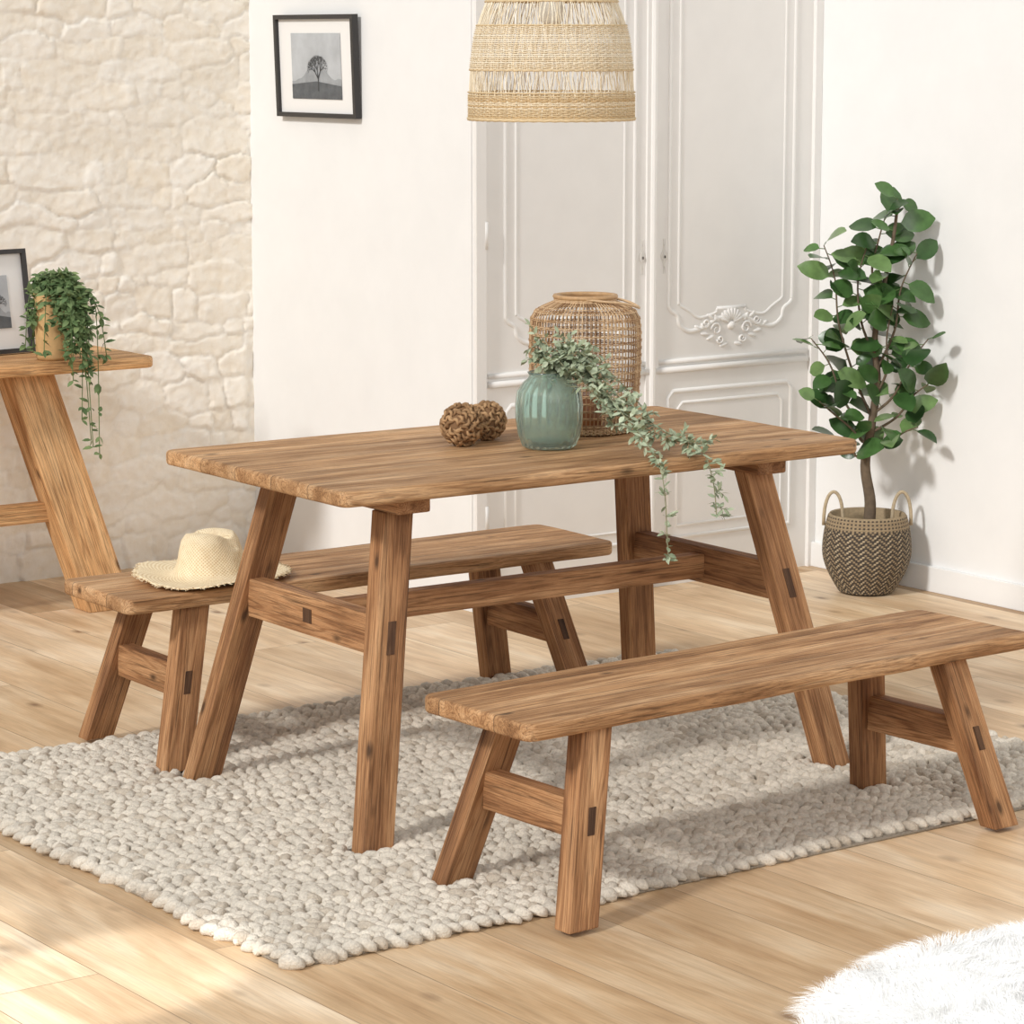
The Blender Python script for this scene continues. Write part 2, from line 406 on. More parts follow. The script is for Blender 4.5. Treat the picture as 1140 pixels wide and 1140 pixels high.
# ------------------------------------------------------------ dining table
TX,TY,TR=3.885,5.317,math.radians(-1.0)
def table(name,loc):
    T=empty(name,loc,'rustic reclaimed brown wood dining table with splayed legs on a rug','table',None,TR)
    zt=.778-loc[2]
    slab('table_top',1.425,.785,zt-.034,zt,.026,wood_top,T,cx=.018,cy=.040,bev=.009)
    for sx in (-1,1):
        bm=Buf(); bm.box((.012+sx*.495,.018,zt-.034-.0185),(.085,.63,.037)); bm.obj('cross_beam',wood_y,T,bevel=.006)
        zl=zt-.034-.037
        for sy in (-1,1):
            f=(sx*.642,sy*.372,0); tp=(.012+sx*.50,.015+sy*.235,zl)
            lg=shear_box('leg',f,tp,.076,.048,wood_z,T,.003)
            zc=.44; k=zc/zl
            cx,cy=f[0]+(tp[0]-f[0])*k,f[1]+(tp[1]-f[1])*k
            dk=.034/zl
            yo=sy*(.024-.0035)
            sl=((tp[0]-f[0])*dk,(tp[1]-f[1])*dk)
            shear_box('tenon',(cx-sl[0],cy-sl[1]+yo,zc-.034),(cx+sl[0],cy+sl[1]+yo,zc+.034),.020,.010,wood_dark,lg,.0005)
        k=.44/zl; xx=.012*k+sx*(.642+(.50-.642)*k); yy=.372+(.235-.372)*k
        st=Buf(); st.box((xx,.015*k,.44),(.042,2*yy-.044,.088)); so=st.obj('stretcher',wood_y,T,bevel=.003)
        tn=Buf(); tn.box((xx+sx*.0195,.01,.44),(.006,.036,.032)); tn.obj('tenon',wood_dark,so,bevel=.0008)
    xx=(.642+(.50-.642)*k)
    st=Buf(); st.box((.012*k,.01,.44),(2*xx-.042,.042,.058)); st.obj('stretcher',wood_x,T,bevel=.003)
    return T
table('dining_table',(TX,TY,.006))

# ------------------------------------------------------------ benches
def bench(name,loc,rot,label):
    T=empty(name,loc,label,'bench','matching dining benches',rot)
    zt=.42-loc[2]
    slab('seat',1.415,.345,zt-.036,zt,.026,wood_btop,T,cx=.012,bev=.008)
    for sx in (-1,1):
        zl=zt-.036
        for sy in (-1,1):
            f=(sx*.598,sy*.200,0); tp=(sx*.500,sy*.122,zl)
            lg=shear_box('leg',f,tp,.074,.046,wood_z,T,.003)
            zc=.200;k=zc/zl; cx,cy=f[0]+(tp[0]-f[0])*k,f[1]+(tp[1]-f[1])*k
            dk=.024/zl; sl=((tp[0]-f[0])*dk,(tp[1]-f[1])*dk); yo=sy*(.023-.0035)
            shear_box('tenon',(cx-sl[0],cy-sl[1]+yo,zc-.026),(cx+sl[0],cy+sl[1]+yo,zc+.026),.018,.010,wood_dark,lg,.0005)
        k=.200/zl; xx=sx*(.598+(.500-.598)*k); yy=.200+(.122-.200)*k
        st=Buf(); st.box((xx,0,.200),(.040,2*yy-.042,.078)); st.obj('stretcher',wood_y,T,bevel=.003)
    return T
FBX,FBY,FBR=3.850,4.500,2.3
BBX,BBY,BBR=3.840,5.998,-1.0
B1=bench('dining_bench',(FBX,FBY,.010),math.radians(FBR),'rustic brown wooden bench with splayed legs, standing half on the rug')
def copy_tree(o,parent):
    c=o.copy(); COL.objects.link(c); c.parent=parent
    for ch in list(o.children): copy_tree(ch,c)
    return c
B2=copy_tree(B1,None); B2.location=(BBX,BBY,.010); B2.rotation_euler=(0,0,math.radians(BBR))
B2['label']='rustic brown wooden bench carrying a straw hat'

# ------------------------------------------------------------ rug
feet=[]
for sx in (-1,1):
    for sy in (-1,1):
        for (cx,cy,rr,fa,fb) in ((TX,TY,-1,.642,.372),(BBX,BBY,BBR,.598,.2),(FBX,FBY,FBR,.598,.2)):
            c_,s_=math.cos(math.radians(rr)),math.sin(math.radians(rr)); a_,b_=sx*fa,sy*fb
            feet.append((cx+a_*c_-b_*s_,cy+a_*s_+b_*c_))
bm=bmesh.new(); bmesh.ops.create_icosphere(bm,subdivisions=2,radius=1); iv=np.array([v.co[:] for v in bm.verts]); ifc=np.array([[v.index for v in f.verts] for f in bm.faces]); bm.free()
rx0,rx1,ry0,ry1=2.695,5.03,4.410,6.15
V=[];F=[];C=[];off=0; rng=np.random.RandomState(5)
y=ry0+.01;row=0
while y<ry1:
    x=rx0+(row%2)*.016+rng.uniform(-.010,.010)
    while x<rx1:
        bx=x+rng.uniform(-.004,.004)+.010*math.sin(y*9); by=y+rng.uniform(-.0035,.0035)+.014*math.sin(x*3.1+1)+.006*math.sin(x*11)
        if not any(abs(bx-fx)<.052 and abs(by-fy)<.038 for fx,fy in feet):
            big=rng.uniform(.85,1.15)
            ax=rng.uniform(.021,.027)*big; ay=rng.uniform(.0112,.0138)*big; az=rng.uniform(.011,.0145)*big
            an=(1 if row%2 else -1)*rng.uniform(.30,.70)
            p=iv.copy(); p=np.sign(p)*np.abs(p)**.92
            ph=rng.uniform(0,6.28,3)
            lump=1+.07*np.sin(p[:,0]*3.1+ph[0])+.06*np.sin(p[:,1]*3.7+ph[1])+.05*np.sin(p[:,2]*4+p[:,0]*2+ph[2])
            p=p*np.array([ax,ay,az])*lump[:,None]
            p[:,1]+=.36*ay*np.sin(p[:,0]/ax*1.8)*(1 if row%2 else -1); p[:,2]-=.45*az*(p[:,0]/ax)**2
            p*= (1+.025*rng.randn(len(iv),1))
            ca_,sa_=math.cos(an),math.sin(an)
            q=np.stack([p[:,0]*ca_-p[:,1]*sa_+bx,p[:,0]*sa_+p[:,1]*ca_+by,p[:,2]+.013+rng.uniform(-.001,.004)],1)
            V.append(q); F.append(ifc+off); off+=len(iv)
            t=rng.rand(); c1=np.array(lin(243,233,217))*(.85+.23*t)
            if rng.rand()<.14: c1=np.array(lin(218,205,187))
            C.append(np.tile(np.append(c1,1),(len(iv),1)))
        x+=.0325+rng.uniform(-.003,.003)
    y+=.0215; row+=1
n0=off
base=np.array([(rx0,ry0,0.0005),(rx1,ry0,0.0005),(rx1,ry1,0.0005),(rx0,ry1,0.0005),(rx0,ry0,.005),(rx1,ry0,.005),(rx1,ry1,.005),(rx0,ry1,.005)])
V=np.concatenate(V+[base]); C=np.concatenate(C+[np.tile(np.append(np.array(lin(180,166,148)),1),(8,1))])
FF=np.concatenate(F).tolist()+[[n0+i for i in f] for f in [(0,3,2,1),(4,5,6,7),(0,1,5,4),(1,2,6,5),(2,3,7,6),(3,0,4,7)]]
me=bpy.data.meshes.new('area_rug'); me.from_pydata(V.tolist(),[],FF)
a=me.color_attributes.new(name='Col',type='FLOAT_COLOR',domain='POINT'); a.data.foreach_set('color',C.astype(np.float32).ravel())
me.polygons.foreach_set('use_smooth',[True]*len(me.polygons)); me.materials.append(vcol('wool',.95,260,.9,.26,170,.006))
o=bpy.data.objects.new('area_rug',me); COL.objects.link(o); tag(o,'chunky looped light beige wool rug under the dining table','rug')

# ------------------------------------------------------------ console
K=empty('console_table',(0,0,0),'warm brown wooden console table standing against the stone wall','table')
cz=.758
slab('table_top',1.75,.52,cz-.035,cz,.03,cwood_top,K,cx=4.250-.875,cy=7.68+.26,bev=.009)
shear_box('leg',(4.065,7.70,0),(3.880,7.83,cz-.035),.150,.10,cwood_z,K,.004)
shear_box('leg',(2.80,7.70,0),(2.96,7.83,cz-.035),.150,.10,cwood_z,K,.004)
b=Buf(); b.box((3.42,7.785,.30),(1.17,.04,.06)); b.obj('stretcher',cwood_x,K,bevel=.003)
b=Buf(); b.box((3.37,8.17,cz-.065),(1.4,.03,.06)); b.obj('wall_cleat',cwood_x,K,bevel=.003)

# ------------------------------------------------------------ picture frames
frame_m=simple('black_frame',lin(48,46,46),.35); mat_m=simple('mat_board',lin(236,235,233),.8)
sky_m=simple('print_sky',lin(190,194,198),.6,.25,8); hill_m=simple('print_hill',lin(160,164,168),.6,.3,22); fg_m=simple('print_ground',lin(96,100,104),.6,.4,30); tree_m=simple('print_tree',lin(70,72,74),.6,.3,60)
def picture(name,loc,rot,w,hh,label,pw,ph):
    P=empty(name,loc,label,'picture frame'); P.rotation_euler=rot
    fr=Buf(); t=.014; dd=.022
    for c,d in (((0,0,hh-t/2),(w,dd,t)),((0,0,t/2),(w,dd,t)),((-w/2+t/2,0,hh/2),(t,dd,hh-2*t)),((w/2-t/2,0,hh/2),(t,dd,hh-2*t))): fr.box(c,d)
    fr.obj('frame',frame_m,P,smooth=False)
    m=Buf(); m.box((0,.004,hh/2),(w-2*t,.006,hh-2*t)); m.obj('mat',mat_m,P,smooth=False)
    p=Buf(); y=-.0005; cz_=hh/2
    def quad(pts,yy,mi): p.add([(a,yy,b_) for a,b_ in pts],[tuple(range(len(pts)))],mi=mi)
    x0_,x1_,za,zb=-pw/2,pw/2,cz_-ph/2,cz_+ph/2
    quad([(x0_,za),(x1_,za),(x1_,zb),(x0_,zb)],y,0)
    rr=random.Random(4); ridge=[(x0_+pw*i/16, za+ph*(.28+.30*math.exp(-((i/16-.5)/.24)**2)+rr.uniform(-.03,.03))) for i in range(17)]
    quad([(x0_,za)]+[(x1_,za)]+ridge[::-1],y-.0006,1)
    quad([(x0_,za),(x1_,za),(x1_,za+ph*.2),(0,za+ph*.27),(x0_,za+ph*.22)],y-.0012,2)
    def twig(x,z,a,L,w,dep):
        x2,z2=x+L*math.cos(a),z+L*math.sin(a); nx_,nz_=-math.sin(a)*w,math.cos(a)*w
        quad([(x-nx_,z-nz_),(x2-nx_*.6,z2-nz_*.6),(x2+nx_*.6,z2+nz_*.6),(x+nx_,z+nz_)],y-.0018-.0001*dep,3)
        if dep<5:
            for da in (-.6,.55,.05): twig(x2,z2,a+da+rr.uniform(-.15,.15),L*.70,w*.62,dep+1)
    twig(pw*.04,za+ph*.12,math.pi/2,ph*.19,.0040,0)
    p.obj('print',[sky_m,hill_m,fg_m,tree_m],P,smooth=False)
    return P
picture('picture_frame',(4.916,7.805,1.460),(math.radians(2.0),0,math.radians(-90)),.465,.32,'black frame with mat and grey landscape photograph hanging on white wall',.29,.205)
picture('picture_frame',(3.865,7.97,cz+.003),(math.radians(-8),0,math.radians(6)),.26,.315,'black frame with white mat leaning on the console table',.12,.16)

# ------------------------------------------------------------ leaves
def leaf(b,pos,d,up,L,W,col,fold=.15,curl=.2,n=5,tip=.9):
    d=Vector(d).normalized(); up=Vector(up); sd=d.cross(up)
    if sd.length<1e-3: sd=Vector((1,0,0))
    sd.normalize(); nn=sd.cross(d).normalized(); pos=Vector(pos)
    vs=[];fs=[]
    for i in range(n+1):
        t=i/n; w=W*.5*math.sin(math.pi*min(1,t**tip*.97+.02))**.6 if 0<t<1 else W*.03
        c=pos+d*(L*t)-nn*(curl*L*t*t)
        vs+= [c-sd*w+nn*(fold*w),c,c+sd*w+nn*(fold*w)]
    for i in range(n):
        o=i*3; fs+=[(o,o+1,o+4,o+3),(o+1,o+2,o+5,o+4)]
    b.add(vs,fs,col)
def leafmat(name,rough=.4,spec=.4):
    s=NT(name); a=s.n.new('ShaderNodeAttribute'); a.attribute_name='Col'
    n=s.noise(s.coord(),35,3,.5)
    s.base(s.mix(1.0,a.outputs['Color'],s.ramp(n,[(.3,.72),(.7,1.1)]),'MULTIPLY')); s.rough(rough)
    s.b.inputs['Specular IOR Level'].default_value=spec
    return s.m
leaf_gloss=leafmat('glossy_leaf',.28,.45); leaf_matte=leafmat('matte_leaf',.65,.3)
# ------------------------------------------------------------ potted tree
PX,PY=6.11,6.53
rv=Vector((.809,-.588,0)); fv=Vector((.588,.809,0))
def pp(u,z,f=0):
    p=Vector((0,0,z))+rv*u+fv*f
    if PX+p.x>6.21: 
        k=(PX+p.x-6.21)/.588; p-=fv*k
    return p
PT=empty('potted_tree',(PX,PY,0),'green round-leaved indoor tree in a black and natural woven basket','plant')
bark=simple('bark',lin(112,96,78),.85,.35,40,.5)
tk=Buf()
tcurve=[(0,.16),(.008,.28),(-.010,.40),(.006,.52),(.022,.66),(.012,.80),(.035,.95),(.062,1.10),(.075,1.22)]
tpts=catmull([pp(u,z) for u,z in tcurve],6)
tk.tube(tpts,[.021-.017*(i/(len(tpts)-1))**.8 for i in range(len(tpts))],8)
branches=[tpts[28:]]
specs=[[(.006,.55),(-.05,.68),(-.10,.84),(-.115,.98),(-.15,1.08)],
       [(.0,.50),(-.08,.60),(-.13,.72),(-.19,.80)],
       [(-.006,.46),(-.06,.52),(-.12,.57),(-.165,.61)],
       [(.010,.56),(.07,.62),(.12,.73),(.165,.80)],
       [(.002,.50),(.08,.55),(.13,.62),(.170,.66)],
       [(-.004,.46),(.05,.47),(.10,.51),(.14,.53)],
       [(.02,.70),(.07,.82),(.085,.95),(.13,1.06)],
       [(.014,.74),(-.03,.84),(-.045,.97),(-.02,1.08)],
       [(-.008,.42),(-.04,.43),(-.07,.47),(-.10,.46)],
       [(.02,.62),(.05,.70),(.045,.80),(.06,.90)],
       [(.03,.92),(.0,1.00),(.02,1.10),(.04,1.17)]]
for i,sp in enumerate(specs):
    ff=U(-.10,.05)
    pts=catmull([pp(u,z,ff*k/3) for k,(u,z) in enumerate(sp)],6)
    tk.tube(pts,[.0048*(1-.65*j/(len(pts)-1)) for j in range(len(pts))],6)
    branches.append(pts)
tk.obj('trunk',bark,PT)
lf=Buf()
for bi,pts in enumerate(branches):
    n=len(pts); Lb=sum((pts[i+1]-pts[i]).length for i in range(n-1))
    m=max(4,int(Lb/.027))
    for k in range(m+1):
        t=.22+.78*k/m; p=pts[min(n-1,int(t*(n-1)))]
        a=k*2.4+bi
        out=rv*math.cos(a)*.9+fv*math.sin(a)*.7
        d=out+Vector((0,0,U(-.35,.8)))
        L=U(.052,.104)
        if (PX+p.x+d.normalized().x*L)>6.27: d.x=-abs(d.x)*.4; 
        g=R(); col=lin(46+38*g,76+44*g,38+26*g) if R()>.22 else lin(108,138,82)
        up=Vector((U(-.7,.2),U(-1.4,0),U(.2,1.2)))
        st=d.normalized()*.018
        lf.tube([p,p+st],.0014,4,col=lin(96,120,70))
        leaf(lf,p+st,d,up,L,L*U(.62,.88),col,fold=U(.05,.35),curl=U(0,.4),n=6,tip=.9)
lf.obj('foliage',leaf_gloss,PT)
# basket
bk=Buf(); prof=[]
nr=44
for i in range(nr*4+1):
    t=i/(nr*4); z=.005+.240*t; r=.084+.053*math.sin(math.pi*min(.5+.26*(t-.55)/.45 if t>.55 else .5*(t/.55),1)) + .0018*abs(math.sin(math.pi*t*nr))
    prof.append((r,z))
NA=240
dk=lin(70,62,54); ltb=lin(194,176,146); md=lin(164,144,114)
def bcol(i,k):
    row=i//4; t=row/nr; kk=k//2
    zz=abs(kk%6-3)
    if t<.84:
        if (row+zz)%3==0: return ltb if (kk+row)%3 else md
        return dk
    return dk if (kk+row)%2 and row%2 else md
bk.lathe(prof,NA,colf=bcol)
rt=prof[-1][0]
bk.lathe([(rt,.245),(rt-.003,.250),(rt-.010,.247),(rt-.013,.20),(.0,.195)],NA,col=md)
bk.lathe([(0,.004),(.084,.005)],NA,col=dk)
bm_=vcol('seagrass_weave',.85,160,.5,.25,120)
bk.obj('basket',bm_,PT)
soil=Buf(); soil.lathe([(.001,.205),(.06,.212),(.100,.203)],24,rf=lambda a,z,i:1+.03*math.sin(5*a)); soil.obj('soil',simple('soil',lin(70,55,40),.95,.5,60,.8),PT)
for sg in (-1,1):
    hd=Buf(); pts=[]
    for i in range(17):
        a=math.pi*i/16; pts.append(rv*(sg*.106)+Vector((0,0,.212+.105*math.sin(a)**.8))+rv*(-.030*math.cos(a)))
    hd.tube(pts,.0055,7,col=ltb)
    hd.obj('handle',bm_,PT)

# ------------------------------------------------------------ trailing plant on console
TP=empty('trailing_plant',(3.955,7.775,cz+.001),'trailing green plant spilling from a light wooden pot on the console','plant')
pt=Buf(); pt.lathe([(.001,0),(.048,0),(.052,.01),(.056,.19),(.058,.2),(.053,.2),(.050,.16),(.0,.155)],40,rf=lambda a,z,i:1+.012*math.cos(20*a)); pt.obj('pot',simple('pot_wood',lin(212,176,124),.7,.25,30,.3),TP)
vn=Buf(); fo=Buf()
for i in range(44):
    ztop=.2+U(.02,.06)
    if i%2==0:
        a=U(0,2*math.pi); dirv=Vector((math.cos(a),math.sin(a)*.9-.3,0)); rr_=U(.05,.085); drop=U(-.01,.14)
    else:
        q_=U(0,1); dirv=Vector((-.1+.9*q_,-1,0)); rr_=U(.105,.13); drop=U(.02,.20) if i%4==1 else (U(.25,.42) if .35<q_<.85 else U(.08,.20))
    pts=catmull([Vector((0,0,.17)),dirv*.04+Vector((0,0,ztop)),dirv*rr_*.7+Vector((0,0,ztop-.02)),dirv*rr_+Vector((0,0,ztop-.08)),dirv*(rr_+.008)+Vector((U(-.02,.02),0,ztop-.10-drop))],6)
    vn.tube(pts,.0014,5)
    for p in pts[4:]:
        for q in range(2):
            d=Vector((U(-1,1),U(-1,.6),U(-.8,.5))); L=U(.020,.036); g=R()
            leaf(fo,p,d,Vector((U(-.4,.4),-.6,1)),L,L*.5,lin(84+50*g,110+42*g,68+34*g),n=3)
vn.obj('stem',simple('green_stem',lin(95,120,70),.6),TP); fo.obj('foliage',leaf_matte,TP)

# ------------------------------------------------------------ straw hat
HT=Buf(); prof=[(.001,.108),(.022,.113),(.042,.114),(.060,.108),(.072,.092),(.079,.065),(.084,.038),(.091,.017),(.104,.009),(.125,.006),(.15,.007),(.175,.009),(.195,.010),(.197,.007),(.175,.005),(.15,.003),(.12,.001),(.09,.001)]
prof2=[]
for (r0_,z0_),(r1_,z1_) in zip(prof,prof[1:]):
    for k in range(3): prof2.append((r0_+(r1_-r0_)*k/3,z0_+(z1_-z0_)*k/3))
prof2.append(prof[-1]); prof=prof2
n=120; vs=[]
for i,(r,z) in enumerate(prof):
    for k in range(n):
        a=2*math.pi*k/n; bw=max(0,(r-.09)/.10)
        rr_=r*(1+.05*math.sin(2*a+.5)*(.4+bw)+.025*math.sin(5*a)*bw+.012*math.sin(17*a)*bw); zz=z+bw*.006*(math.sin(3*a+1)+.6*math.sin(5*a)+1.4)
        if z>.08 and r<.075: zz-=.028*math.exp(-((r*math.cos(a-.1))/.022)**2)*(1 if r<.05 else .45)
        if .045<r<.09: 
            pin=min(1,max(0,(z-.03)/.06))
            rr_*=1-.15*pin*math.exp(-((math.atan2(math.sin(a+1.9),math.cos(a+1.9)))/.45)**2)+.04*math.sin(2*a+1.2)*pin+.015*math.sin(7*a+z*40)
        vs.append((rr_*math.cos(a),rr_*math.sin(a),zz))
HT.add(vs,[(i*n+k,i*n+(k+1)%n,(i+1)*n+(k+1)%n,(i+1)*n+k) for i in range(len(prof)-1) for k in range(n)])
for k in range(420):
    a=U(0,2*math.pi); r0=.192*(1+.05*math.sin(2*a+.5)*1.4+.025*math.sin(5*a)); z_=.009+.006*(math.sin(3*a+1)+.6*math.sin(5*a)+1.4)
    L=U(.005,.015); a2=a+U(-.06,.06)
    HT.tube([(r0*math.cos(a),r0*math.sin(a),z_),((r0+L)*math.cos(a2),(r0+L)*math.sin(a2),max(.002,z_+U(-.004,.003)))],.0009,4)
s=NT('straw'); oc=s.coord('Object'); sp=s.n.new('ShaderNodeSeparateXYZ'); s.l.new(oc,sp.inputs[0])
rr_=s.math('SQRT',s.math('ADD',s.math('POWER',sp.outputs[0],2),s.math('POWER',sp.outputs[1],2)))
ang=s.math('ARCTAN2',sp.outputs[1],sp.outputs[0])
w1=s.math('SINE',s.math('MULTIPLY',s.math('SUBTRACT',rr_,s.math('MULTIPLY',sp.outputs[2],.9)),700)); w2=s.math('SINE',s.math('MULTIPLY',ang,60))
w=s.math('MULTIPLY_ADD',s.math('MULTIPLY',w1,w2),.5,.5)
wn_=s.noise(oc,60,4,.6)
c=s.ramp(w,[(0,lin(208,180,136)),(.5,lin(244,227,192)),(1,lin(252,237,208))])
s.base(s.mix(.6,c,s.ramp(wn_,[(.3,(.84,.77,.68)),(.6,(1,1,1))]),'MULTIPLY')); s.rough(.85); s.bump(w,.35,.003)
hat=HT.obj('straw_hat',s.m,loc=(3.450,5.985,.4215)); hat.rotation_euler=(0,0,.4); tag(hat,'pale floppy straw sun hat resting on the bench','hat')

# ------------------------------------------------------------ pendant lamp
LP=empty('pendant_lamp',(3.964,5.304,1.527),'woven natural seagrass bell pendant lamp hanging above the table','lamp')
straw=vcol('seagrass_lamp',.8,150,.4,.2,150)
def lr(z):
    P_=[(0,.187),(.06,.187),(.12,.183),(.18,.175),(.22,.164),(.26,.148),(.30,.124),(.34,.090),(.37,.05)]
    for (a0,r0),(a1,r1) in zip(P_,P_[1:]):
        if z<=a1: 
            t=(z-a0)/(a1-a0); return r0+(r1-r0)*t
    return .05
sh=Buf(); c1,c2,c3=lin(238,220,188),lin(220,196,156),lin(248,236,212)
def ring(z,r,rt,col,wv=.0018,nw=50,n=200,ph=0):
    sh.tube([((r+wv*math.cos(nw*2*math.pi*k/n+ph))*math.cos(2*math.pi*k/n),(r+wv*math.cos(nw*2*math.pi*k/n+ph))*math.sin(2*math.pi*k/n),z+.0006*math.sin(nw*math.pi*2*k/n)) for k in range(n)],rt,5,closed=True,col=col)
bands=[(0,.054,1),(.054,.110,0),(.110,.203,2),(.203,.262,0),(.262,.275,1),(.275,.33,0),(.33,.37,1)]
iq=0
for a_,b_,dense in bands:
    if dense:
        z=a_
        while z<b_:
            iq+=1
            ring(z,lr(z),.0018 if dense==1 else .0015,random.choice([c1,c3,c1,c3] if dense==2 else [c1,c2,c2,lin(214,184,138)]),ph=math.pi*(iq%2)); z+=.0039 if dense==1 else .0046
    else:
        for z in (a_+.003,b_-.003): ring(z,lr(z),.0022,c2)
NS=136
for k in range(NS):
    for sl in (0,1):
        if sl and k%2: continue
        pts=[]
        for j in range(22):
            z=.37*j/21; a=2*math.pi*(k+(.45*math.sin(z*60+k) if not sl else -.5*math.sin(z*55+k*1.7)))/NS
            r=lr(z)-.0006; pts.append((r*math.cos(a),r*math.sin(a),z))
        sh.tube(pts,.0011,4,col=c3 if k%3 else c1)
ring(-.002,.188,.0045,c2,0); 
sh.obj('lamp_shade',straw,LP)
cd=Buf(); cd.tube([(0,0,.36),(0,0,1.3)],.003,8); cd.obj('cord',simple('cord_white',lin(225,220,210),.6),LP)
sk=Buf(); sk.lathe([(.001,.38),(.022,.38),(.024,.36),(.022,.30),(.001,.30)],24); sk.obj('socket',simple('socket',lin(60,55,50),.5),LP)
bl=Buf(); bl.lathe([(.001,.20),(.015,.203),(.028,.22),(.031,.24),(.025,.265),(.015,.285),(.014,.30)],24); bl.obj('bulb',simple('bulb_glass',lin(240,236,225),.25),LP)

# ------------------------------------------------------------ rattan lantern
TZ=.778
LN=empty('rattan_lantern',(4.175,5.45,TZ+.001),'tall brown woven rattan lantern with hoop handle on the table','lantern')
ratt=vcol('rattan',.55,120,.3,.25,80)
ra,rb,rc=lin(192,156,116),lin(160,124,88),lin(216,184,144)
def rl(z):
    P_=[(0,.112),(.02,.118),(.08,.127),(.16,.132),(.24,.132),(.270,.129),(.288,.119),(.299,.100),(.303,.074),(.322,.072)]
    for (a0,r0),(a1,r1) in zip(P_,P_[1:]):
        if z<=a1: t=(z-a0)/(a1-a0); return r0+(r1-r0)*t
    return .072
L_=Buf()
for k in range(80):
    a0=2*math.pi*k/80
    pts=[(rl(z)*math.cos(a0),rl(z)*math.sin(a0),z) for z in [.322*j/28 for j in range(29)]]
    L_.tube(pts,.0016,5,col=random.choice([ra,rc,rb]))
def ring2(z,rt,col,wv=.0024,off=0):
    n=200
    L_.tube([((rl(z)+wv*math.cos(40*2*math.pi*k/n+off))*math.cos(2*math.pi*k/n),(rl(z)+wv*math.cos(40*2*math.pi*k/n+off))*math.sin(2*math.pi*k/n),z) for k in range(n)],rt,5,closed=True,col=col)
z=.004;i=0
while z<.30:
    dense=(z<.022) or (.278<z) or (.150<z<.160)
    ring2(z,.0014,random.choice([ra,rb,rc]),off=math.pi*(i%2)); i+=1
    z+=.0036 if dense else (.0140 if i%2 else .0036)
for z in (.303,.307,.311,.315): ring2(z,.0024,random.choice([ra,rc,rc]),wv=.0008)
L_.lathe([(.069,.314),(.075,.316),(.078,.321),(.076,.326),(.066,.326),(.063,.321),(.069,.314)],60,col=lin(196,158,114))
L_.lathe([(.001,.002),(.108,.002),(.110,.006),(.001,.006)],40,col=rb)
L_.obj('lantern_body',ratt,LN)
hd=Buf()
pts=[]
for i in range(25):
    a=math.pi*i/24
    q=fv*(.074*math.cos(a))+rv*(.128*math.sin(a))+Vector((0,0,.320-.026*math.sin(a)+.006*math.sin(2*a)**2))
    pts.append(q)
hd.tube(pts,.0032,7,col=rc); hd.obj('handle',ratt,LN)
cn=Buf(); cn.lathe([(.001,.008),(.040,.008),(.042,.012),(.042,.085),(.036,.088),(.001,.086)],28); cn.obj('candle_cup',simple('amber_cup',lin(130,84,54),.25),LN)

# ------------------------------------------------------------ glass vase
VZ=empty('glass_vase',(3.930,5.265,TZ+.001),'ribbed teal glass vase on the dining table','vase')
s=NT('teal_glass'); s.base(lin(212,233,226)); s.rough(.10); s.b.inputs['Transmission Weight'].default_value=.88; s.b.inputs['IOR'].default_value=1.27
vb=Buf()
pr=[(.001,.0),(.052,.0),(.060,.006),(.069,.03),(.074,.065),(.075,.10),(.071,.13),(.060,.150),(.049,.160),(.046,.168),(.050,.174),(.046,.175),(.042,.166),(.055,.148),(.066,.128),(.070,.10),(.069,.065),(.064,.03),(.050,.012),(.001,.01)]
vb.lathe(pr,200,rf=lambda a,z,i:(1+.040*abs(math.sin(11*a))*(1 if i<10 else 0)*min(1,max(0,(.16-z)/.03))))
vb.obj('vase_body',s.m,VZ)

EU=empty('eucalyptus_sprays',(3.93,5.265,TZ),'pale green artificial eucalyptus trailing from the vase over the table edge','plant')
stem=Buf(); fol=Buf()
org=Vector((3.93,5.265,TZ))
A0=(3.93,5.265,.80)
paths=[[A0,(3.935,5.26,.95),(3.955,5.20,.985),(3.98,5.14,.93),(3.995,5.06,.86),(3.995,4.99,.815),(3.995,4.93,.74),(4.0,4.915,.56)],
 [A0,(3.94,5.26,.95),(3.99,5.19,.96),(4.03,5.11,.89),(4.08,5.03,.83),(4.115,4.95,.80),(4.13,4.92,.73),(4.135,4.91,.645)],
 [A0,(3.94,5.26,.95),(3.98,5.21,.95),(4.02,5.13,.88),(4.06,5.06,.83),(4.11,5.0,.805),(4.15,4.97,.805)],
 [A0,(3.925,5.26,.95),(3.905,5.27,1.0),(3.895,5.26,1.03)],
 [A0,(3.92,5.26,.95),(3.895,5.24,.99),(3.885,5.21,.985)],
 [A0,(3.935,5.26,.95),(3.95,5.24,1.01),(3.97,5.20,1.0),(4.0,5.16,.96)],
 [A0,(3.93,5.25,.95),(3.94,5.20,.97),(3.96,5.15,.92),(3.99,5.1,.87)],
 [A0,(3.935,5.27,.95),(3.98,5.26,1.01),(4.02,5.21,.98),(4.06,5.15,.92),(4.08,5.09,.86)],
 [A0,(3.935,5.27,.95),(3.97,5.23,.98),(4.0,5.17,.93),(4.02,5.11,.87),(4.04,5.05,.82)],
 [A0,(3.94,5.27,.95),(3.96,5.25,.99),(3.99,5.2,.96),(4.0,5.15,.89),(4.0,5.12,.84)],
 [A0,(3.925,5.25,.95),(3.92,5.225,.985),(3.925,5.185,.96)]]
